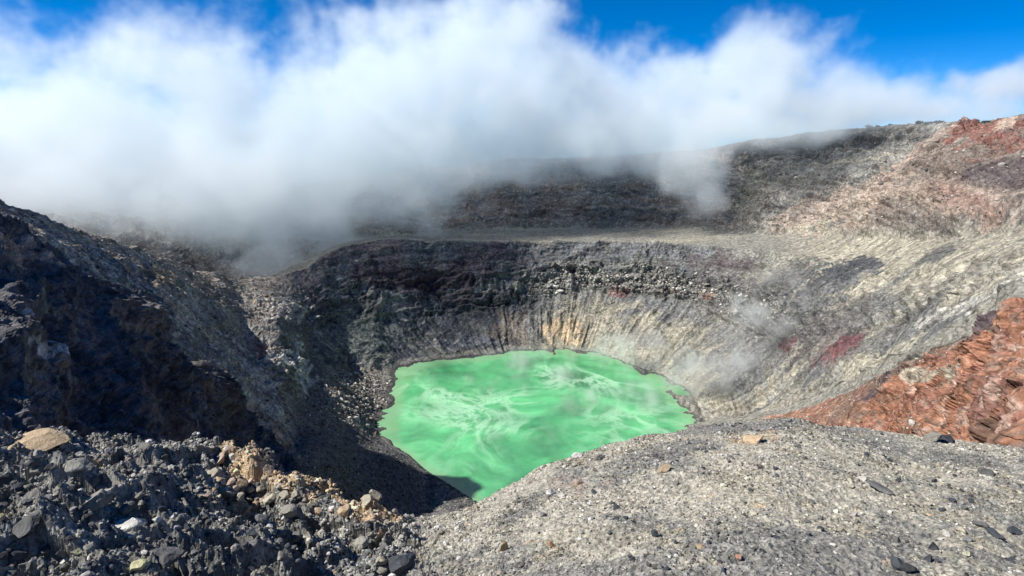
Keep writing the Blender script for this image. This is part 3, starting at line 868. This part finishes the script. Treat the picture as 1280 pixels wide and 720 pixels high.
def add_rock(u, v, wpx, hpx, c, label, seed, name='rock', cat='rock', group=None, depth=0.8, yaw=None, tilt=0.2, cuts=10, sub=3, sink=0.25):
    pos, a, r = ground_at(u, v)
    dist = math.hypot(r, pos[2])
    sx, sz = 0.5 * wpx * dist / F * 1.15, 0.5 * hpx * dist / F * 1.1
    g = np.random.default_rng(seed)
    vv = rock_shape(sub, seed, cuts)
    vv /= np.abs(vv).max(0)
    vv = vv * np.array([sx, sx * depth, sz], np.float32)
    Rm = np.array((Matrix.Rotation(-a, 3, 'Z') @ Matrix.Rotation(g.normal(0, tilt), 3, 'Y') @ Matrix.Rotation(g.normal(0, tilt * 0.6), 3, 'X')), np.float32)
    vv = vv @ Rm.T
    vv[:, 2] -= vv[:, 2].min() + sink * sz * 2
    me = mesh_from(name, vv, ICO[sub][1], False)
    o = link(name, me, rock_mat(c), label, cat, group)
    o.location = pos.tolist()
    return o


c_ = C
NAMED = [
    (503, 712, 26, 26, c_['slate'] * 1.35, 'large dark blue grey block at the bottom edge of the near slope', 0.9),
    (161, 663, 28, 16, c_['white'] * 0.95, 'white rounded stone lying alone on dark left rubble', 0.8),
    (204, 706, 36, 22, c_['grey'] * 0.8, 'long smooth grey boulder at the bottom left of the slope', 0.7),
    (50, 560, 52, 10, c_['ochre'] * 0.95, 'wide flat tan slab on the left end of the rim', 0.8),
    (337, 593, 10, 15, c_['pink'] * 0.95, 'small pointed pale pink stone standing upright on rim', 0.8),
    (459, 629, 13, 11, c_['cream'] * 1.1, 'pale angular stone, left of two boulders ending the ochre outcrop', 0.9),
    (470, 633, 14, 13, c_['cream'] * 0.95, 'pale rounded boulder, right of the two ending the ochre outcrop', 0.9),
    (361, 643, 16, 15, c_['ash'] * 1.1, 'grey block on the right edge of the black hollow', 0.9),
    (629, 688, 12, 17, c_['ochre'] * 0.9, 'upright tan and orange stone casting a black shadow', 0.7),
    (943, 552, 22, 9, c_['ochre'] * 1.05, 'flat yellow tan stone near the crest of grey slope', 0.9),
    (722, 571, 13, 7, c_['white'] * 0.9, 'white flat stone on the rim edge above the lake', 0.8),
    (748, 574, 14, 9, c_['ash'] * 0.9, 'grey stone beside the white one on the rim edge', 0.8),
    (689, 684, 10, 5, (0.36, 0.23, 0.13), 'orange flat fragment in the ash at bottom centre', 0.8),
    (829, 588, 16, 8, c_['ochre'] * 0.7, 'brownish tan stone in the middle of the grey slope', 0.8),
    (687, 618, 11, 9, c_['white'] * 0.95, 'left of a pair of small white stones below the rim', 0.9),
    (701, 620, 8, 7, c_['white'] * 0.9, 'right of a pair of small white stones below the rim', 0.9),
    (722, 607, 11, 10, c_['pink'] * 0.9, 'pinkish tan stone above the pair of white stones', 0.9),
    (818, 669, 9, 7, c_['slate'] * 0.9, 'small round black stone on pale ash, lower middle', 0.9),
    (770, 637, 10, 8, c_['slate'] * 0.9, 'small round black stone on grey gravel below the tan stone', 0.9),
    (1101, 613, 26, 7, c_['grey'] * 0.95, 'long thin dark stone lying flat on the right slope', 0.5),
    (1122, 709, 15, 12, c_['slate'] * 1.1, 'left of two dark rocks at the bottom right', 0.9),
    (1135, 712, 13, 10, c_['dark'] * 1.3, 'right of two dark rocks at the bottom right, nearly black', 0.9),
    (1182, 551, 18, 7, c_['dark'] * 1.4, 'black flat stone on the right rim before the red hillside', 0.9),
    (1163, 551, 18, 5, c_['ash'] * 1.0, 'pale grey thin slab left of the black rim stone', 0.9),
    (1165, 687, 9, 10, c_['slate'] * 0.9, 'upper of two small black stones on pale ash right', 0.9),
    (1160, 700, 7, 6, c_['slate'] * 0.9, 'lower of two small black stones on pale ash right', 0.9),
    (1245, 671, 15, 8, c_['slate'] * 1.1, 'middle one of three dark stones near the right edge', 0.8),
    (1267, 667, 11, 8, c_['slate'] * 1.0, 'right one of three dark stones near the right edge', 0.8),
    (1225, 658, 12, 7, c_['grey'] * 0.8, 'left one of three dark stones near the right edge', 0.8),
    (1230, 592, 13, 8, c_['grey'] * 0.8, 'dark grey stone sunk in smooth ash below the right rim', 0.8),
    (1163, 603, 12, 8, c_['ash'] * 0.9, 'grey lump on the slope above the long thin stone', 0.8),
    (95, 693, 9, 6, (0.42, 0.42, 0.27), 'small pale yellow stone in the left bottom rubble', 0.9),
    (176, 709, 16, 10, (0.46, 0.44, 0.27), 'yellowish grey stone beside the long smooth boulder', 0.9),
    (477, 703, 12, 10, c_['cream'] * 1.05, 'pale stone just left of the dark blue grey block', 0.9),
    (450, 684, 18, 12, c_['ash'] * 1.25, 'broken pale grey stone above the dark crevice, bottom centre', 0.8),
    (352, 700, 8, 12, c_['ash'] * 1.1, 'small upright grey splinter on the lower left slope', 0.7),
    (1208, 694, 6, 5, (0.40, 0.40, 0.28), 'small yellow green stone on ash at lower right', 0.9),
    (923, 700, 7, 5, (0.36, 0.20, 0.14), 'small orange red stone in gravel, bottom right of centre', 0.9),
    (97, 590, 26, 10, c_['ash'] * 1.1, 'pale flat ledge stone on the left rubble below the rim', 0.8),
    (118, 632, 28, 17, c_['ash'] * 1.0, 'crumbling tan grey block beside the black hollow, left', 0.8),
    (275, 576, 14, 10, c_['pink'] * 0.95, 'tan stone at the left end of the ochre rim rocks', 0.9),
    (293, 575, 11, 9, c_['white'] * 0.8, 'whitish stone on the ochre rim rocks', 0.9),
    (30, 665, 34, 12, c_['grey'] * 0.7, 'dark flat stone on the left margin of the rubble', 0.8),
]
for i, (u, v, wp, hp, c, lab, dep) in enumerate(NAMED):
    add_rock(u, v, wp, hp, c, lab, 900 + i, depth=dep, sub=4 if wp > 20 else 3)

# medium stones nothing sets apart, in four kinds
g = np.random.default_rng(77)


def many(n, us, vs, px, cols, label, group, seed0, cutline=None):
    k = 0; tries = 0
    while k < n and tries < n * 20:
        tries += 1
        u, v = g.uniform(*us), g.uniform(*vs)
        ev = np.interp(pdir(u, v)[0], E_A, E_Z / E_R)
        if pdir(u, v)[1] > ev - 0.02:
            continue
        if any(abs(u - q[0]) < q[2] and abs(v - q[1]) < q[3] for q in NAMED):
            continue
        wp = px * math.exp(g.normal(0, 0.25))
        c = C[cols[int(g.integers(0, len(cols)))]] * g.uniform(0.75, 1.2)
        c = np.round(c * 12 / np.array([1, 1, 1])) / 12 if False else c
        shade = [0.8, 1.0, 1.2][int(g.integers(0, 3))]
        add_rock(u, v, wp, wp * g.uniform(0.5, 0.8), C[cols[int(g.integers(0, len(cols)))]] * shade, label, seed0 + k, name='stone', cat='stone', group=group, sub=2, cuts=8, tilt=0.35)
        k += 1


many(80, (0, 420), (575, 715), 8, ['grey', 'slate', 'ash'], 'fist sized angular grey stone among the dark rubble on the left slope', 'loose grey stones of the left rubble', 2000)
many(48, (258, 470), (578, 645), 9, ['ochre', 'pink', 'cream'], 'small tan stone crumbled from the ochre outcrop on the rim', 'tan stones of the ochre outcrop', 3000)
many(60, (480, 1275), (540, 715), 5.2, ['slate', 'grey'], 'small dark stone scattered on the grey ash slope', 'dark stones on the ash slope', 4000)
many(50, (480, 1275), (540, 715), 5.2, ['pale', 'cream', 'ash'], 'small pale stone scattered on the grey ash slope', 'pale stones on the ash slope', 5000)

# ------------------------------------------------------------------ low bushes along the skyline of the outer rim
m = bpy.data.materials.new('bush_leaves'); m.use_nodes = True
w = NT(m); bs = w.n['Principled BSDF']; bs.inputs['Roughness'].default_value = 0.8
tcx = w.new('ShaderNodeTexCoord'); nn = w.new('ShaderNodeTexNoise'); nn.inputs['Scale'].default_value = 1.2
w.link(tcx.outputs['Object'], nn.inputs['Vector'])
rp = w.new('ShaderNodeValToRGB'); rp.color_ramp.elements[0].color = (0.018, 0.028, 0.014, 1); rp.color_ramp.elements[1].color = (0.06, 0.075, 0.035, 1)
rp.color_ramp.elements[0].position = 0.35; rp.color_ramp.elements[1].position = 0.65
w.link(nn.outputs['Fac'], rp.inputs[0]); w.link(rp.outputs[0], bs.inputs['Base Color'])
crest = (S >= 8.85) & (S < 9.2)
ci = np.nonzero(crest)[0]
tree_spots = [(1085, 8, 2.0), (1098, 5, 1.1), (1113, 4, 1.0), (1148, 7, 1.5), (1160, 11, 2.0), (1172, 9, 1.8), (1217, 6, 1.3), (1232, 9, 1.6), (1247, 8, 1.5), (1262, 9, 1.6), (1275, 7, 1.5)]
for i, (u, wd, ht) in enumerate(tree_spots):
    g2 = np.random.default_rng(40 + i)
    cu, cv = proj(pd[ci])
    near_ = ci[np.abs(cu - u) < 1.5]
    _, vv_ = proj(pd[near_])
    b = pd[near_[np.argmin(vv_)]]
    n = 420
    q = g2.standard_normal((n, 3)); q /= np.linalg.norm(q, axis=1, keepdims=True)
    q *= g2.uniform(0.5, 1, (n, 1)) ** 0.4
    q = q * np.array([wd / 2, wd / 3, ht / 2]); q[:, 2] += ht * 0.42
    q *= 1 + 0.35 * noise(q.astype(np.float32), wd * 0.5, i)[:, None]
    e = g2.standard_normal((n, 2, 3)) * 0.42
    vs = np.stack([q, q + e[:, 0], q + e[:, 1]], 1).reshape(-1, 3)
    me = mesh_from('bush', vs, np.arange(n * 3).reshape(-1, 3), False)
    lab = 'low dark bush on the right skyline of the outer crater rim'
    o = link('bush', me, m, lab, 'bush', 'bushes along the skyline of the rim')
    o.location = (b - np.array([0, 0, 0.2])).tolist()

# ================================================================== CLOUDS (volumes built in geometry nodes)
def volume_material(name, dens, colr=(0.97, 0.98, 1.0), aniso=0.25):
    m = bpy.data.materials.new(name); m.use_nodes = True
    w = NT(m)
    w.n.remove(w.n['Principled BSDF'])
    pv = w.new('ShaderNodeVolumePrincipled')
    pv.inputs['Color'].default_value = (*colr, 1)
    pv.inputs['Density'].default_value = dens
    pv.inputs['Anisotropy'].default_value = aniso
    pv.inputs['Density Attribute'].default_value = 'density'
    w.link(pv.outputs[0], w.n['Material Output'].inputs['Volume'])
    return m


def cloud(name, puffs, lo, hi, res, mat, label, nz, amp, gain, stretch=(1, 1, 1), seed=0.0, detail=5, bias=0.0):
    """puffs: (centre, radii, weight). density = clamp((max of puffs + noise) * gain)"""
    me = bpy.data.meshes.new(name)
    lo, hi = np.array(lo, float), np.array(hi, float)
    bx = [(x, y, z) for x in (lo[0], hi[0]) for y in (lo[1], hi[1]) for z in (lo[2], hi[2])]
    me.from_pydata(bx, [], [(0, 1, 3, 2), (4, 6, 7, 5), (0, 4, 5, 1), (2, 3, 7, 6), (0, 2, 6, 4), (1, 5, 7, 3)])
    o = link(name, me, mat, label, 'cloud' if 'cloud' in name else 'steam', None, 'stuff')
    ng = bpy.data.node_groups.new(name, 'GeometryNodeTree')
    ng.interface.new_socket('Geometry', in_out='INPUT', socket_type='NodeSocketGeometry')
    ng.interface.new_socket('Geometry', in_out='OUTPUT', socket_type='NodeSocketGeometry')
    N, L = ng.nodes, ng.links
    go = N.new('NodeGroupOutput')
    vc = N.new('GeometryNodeVolumeCube')
    vc.inputs['Min'].default_value = lo; vc.inputs['Max'].default_value = hi
    for k, r_ in zip(('Resolution X', 'Resolution Y', 'Resolution Z'), res):
        vc.inputs[k].default_value = r_
    ps_ = N.new('GeometryNodeInputPosition').outputs[0]

    def vm(op, a, b=None):
        n = N.new('ShaderNodeVectorMath'); n.operation = op
        for i, x in enumerate((a, b)):
            if x is None: continue
            if hasattr(x, 'is_linked'): L.new(x, n.inputs[i])
            else: n.inputs[i].default_value = x
        return n

    def ma(op, a, b=None, cl=False):
        n = N.new('ShaderNodeMath'); n.operation = op; n.use_clamp = cl
        for i, x in enumerate((a, b)):
            if x is None: continue
            if hasattr(x, 'is_linked'): L.new(x, n.inputs[i])
            else: n.inputs[i].default_value = x
        return n.outputs[0]
    # warp the position a little so that no ellipsoid outline survives
    n0 = N.new('ShaderNodeTexNoise'); n0.inputs['Scale'].default_value = nz * 0.6; n0.inputs['Detail'].default_value = 2
    L.new(ps_, n0.inputs['Vector'])
    wv = vm('SUBTRACT', n0.outputs['Color'], (0.5, 0.5, 0.5)).outputs[0]
    wv = vm('MULTIPLY', wv, (0.55 / nz,) * 3).outputs[0]
    pw_ = vm('ADD', ps_, wv).outputs[0]
    acc = None
    for c, r_, wgt in puffs:
        d_ = vm('SUBTRACT', pw_, tuple(c)).outputs[0]
        d_ = vm('DIVIDE', d_, tuple(r_)).outputs[0]
        ln = vm('LENGTH', d_).outputs['Value']
        q = ma('MULTIPLY', ma('SUBTRACT', 1.0, ln), wgt)
        acc = q if acc is None else ma('SMOOTH_MAX', acc, q)
    for n in N:
        if n.type == 'MATH' and n.operation == 'SMOOTH_MAX':
            n.inputs[2].default_value = 0.25
    nt = N.new('ShaderNodeTexNoise'); nt.inputs['Scale'].default_value = nz; nt.inputs['Detail'].default_value = detail; nt.inputs['Roughness'].default_value = 0.68
    sp = vm('MULTIPLY', ps_, stretch).outputs[0]
    sp = vm('ADD', sp, (seed, seed * 2, 0)).outputs[0]
    L.new(sp, nt.inputs['Vector'])
    q = ma('MULTIPLY', ma('SUBTRACT', nt.outputs['Fac'], 0.5), amp)
    f = ma('ADD', ma('ADD', acc, q), bias)
    f = ma('MULTIPLY', f, gain, True)
    f = ma('MULTIPLY', f, f)
    L.new(f, vc.inputs['Density'])
    sm_ = N.new('GeometryNodeSetMaterial'); sm_.inputs['Material'].default_value = mat
    L.new(vc.outputs[0], sm_.inputs[0]); L.new(sm_.outputs[0], go.inputs[0])
    md = o.modifiers.new('volume', 'NODES'); md.node_group = ng
    return o


def pf_(u, v, R, rx, ry, rz, w_=1.0):
    return (xyz(u, v, R), (rx, ry, rz), w_)


M_CLOUD = volume_material('cloud_vapour', 0.0150, (0.94, 0.982, 0.998), 0.0)
PUFFS = [
    pf_(90, 235, 640, 190, 80, 46, 0.8), pf_(270, 225, 620, 150, 70, 52, 1.0), pf_(420, 210, 650, 130, 80, 52, 1.0), pf_(560, 190, 690, 110, 80, 44, 1.0),
    pf_(-80, 205, 800, 260, 150, 75, 0.7), pf_(60, 200, 800, 250, 150, 98, 1.15), pf_(200, 220, 770, 210, 130, 108, 1.35), pf_(310, 262, 720, 150, 110, 98, 1.5),
    pf_(150, 268, 690, 170, 70, 46, 1.1), pf_(20, 228, 740, 230, 100, 62, 1.1), pf_(380, 185, 700, 170, 130, 95, 1.2), pf_(470, 200, 700, 130, 120, 85, 1.2), pf_(520, 120, 760, 150, 140, 105, 1.2), pf_(600, 150, 740, 140, 120, 75, 1.2),
    pf_(610, 60, 800, 110, 120, 80, 1.15), pf_(700, 130, 780, 140, 130, 78, 1.15), pf_(780, 150, 770, 120, 120, 60, 1.1), pf_(860, 125, 760, 110, 110, 58, 1.0), pf_(940, 95, 760, 90, 110, 60, 0.9),
    pf_(1000, 125, 740, 110, 110, 42, 0.95), pf_(900, 155, 710, 100, 80, 38, 1.3), pf_(985, 156, 700, 80, 70, 26, 0.95), pf_(1090, 135, 730, 100, 90, 28, 0.8), pf_(1180, 130, 760, 110, 80, 26, 0.55),
    pf_(230, 100, 780, 230, 120, 70, 0.6), pf_(330, 330, 630, 62, 50, 34, 0.85), pf_(868, 200, 690, 46, 50, 60, 1.7), pf_(882, 250, 670, 24, 28, 30, 1.2), pf_(500, 190, 720, 150, 100, 62, 1.7), pf_(640, 175, 740, 140, 100, 52, 1.9), pf_(740, 170, 740, 120, 100, 50, 1.9), pf_(480, 262, 690, 70, 60, 28, 0.75),
    pf_(810, 180, 740, 100, 80, 42, 1.4), pf_(1275, 105, 1000, 110, 90, 22, 0.7),
]
cloud('cloud', PUFFS, (-900, 430, -150), (950, 1150, 380), (480, 186, 168), M_CLOUD, 'white cloud bank pouring over the far crater rim', 0.018, 3.0, 2.5, detail=10)

M_STEAM = volume_material('steam_vapour', 0.052, (1, 1, 1), 0.3)
SP_ = [
    pf_(800, 436, 510, 75, 30, 20, 0.75), pf_(870, 478, 455, 50, 26, 24, 0.8), pf_(735, 500, 435, 12, 30, 16, 0.9), pf_(660, 444, 520, 70, 22, 12, 0.75),
    pf_(925, 455, 450, 50, 22, 36, 0.7), pf_(965, 400, 470, 40, 24, 40, 0.65), pf_(700, 468, 480, 30, 36, 10, 0.75), pf_(690, 505, 430, 80, 60, 7, 0.45), pf_(600, 470, 480, 60, 40, 7, 0.45),
    pf_(800, 490, 450, 60, 50, 8, 0.4),
]
cloud('steam', SP_, (-110, 350, -202), (260, 580, -90), (165, 102, 50), M_STEAM, 'thin white steam drifting off the green lake', 0.045, 3.0, 1.5, stretch=(1.3, 0.55, 1.0), seed=3.0, detail=7, bias=-0.12)

# ================================================================== LIGHT
SUN_EL, SUN_AZ = math.radians(46), math.radians(-99)     # azimuth measured like the terrain's: from straight ahead, + to the right
sd = Vector((math.sin(SUN_AZ) * math.cos(SUN_EL), math.cos(SUN_AZ) * math.cos(SUN_EL), math.sin(SUN_EL)))
ld = bpy.data.lights.new('sun', 'SUN'); ld.energy = 5.0; ld.angle = math.radians(0.5); ld.color = (1.0, 0.955, 0.88)
lo_ = bpy.data.objects.new('sun', ld); lo_.rotation_euler = sd.to_track_quat('Z', 'Y').to_euler(); COL.objects.link(lo_)

wd_ = bpy.data.worlds.new('World'); sc.world = wd_; wd_.use_nodes = True
w = NT(wd_)
bg = w.n['Background']
sky = w.new('ShaderNodeTexSky'); sky.sky_type = 'NISHITA'; sky.sun_disc = False
sky.sun_elevation = SUN_EL; sky.sun_rotation = SUN_AZ
sky.altitude = 2300; sky.air_density = 0.6; sky.dust_density = 0.0; sky.ozone_density = 7.0
hs = w.new('ShaderNodeHueSaturation'); hs.inputs['Saturation'].default_value = 1.3
w.link(sky.outputs[0], hs.inputs['Color']); w.link(hs.outputs[0], bg.inputs['Color'])
bg.inputs['Strength'].default_value = 0.1

# ------------------------------------------------------------------ render settings
sc.view_settings.view_transform = 'Standard'
sc.view_settings.look = 'None'
sc.view_settings.exposure = 0.55
sc.view_settings.gamma = 1.0
sc.view_settings.use_curve_mapping = False
cy = sc.cycles
cy.max_bounces = 14; cy.diffuse_bounces = 2; cy.glossy_bounces = 2; cy.transmission_bounces = 2; cy.volume_bounces = 12; cy.transparent_max_bounces = 96
cy.volume_step_rate = 2.8; cy.volume_max_steps = 256
cy.use_denoising = True
cy.use_adaptive_sampling = True
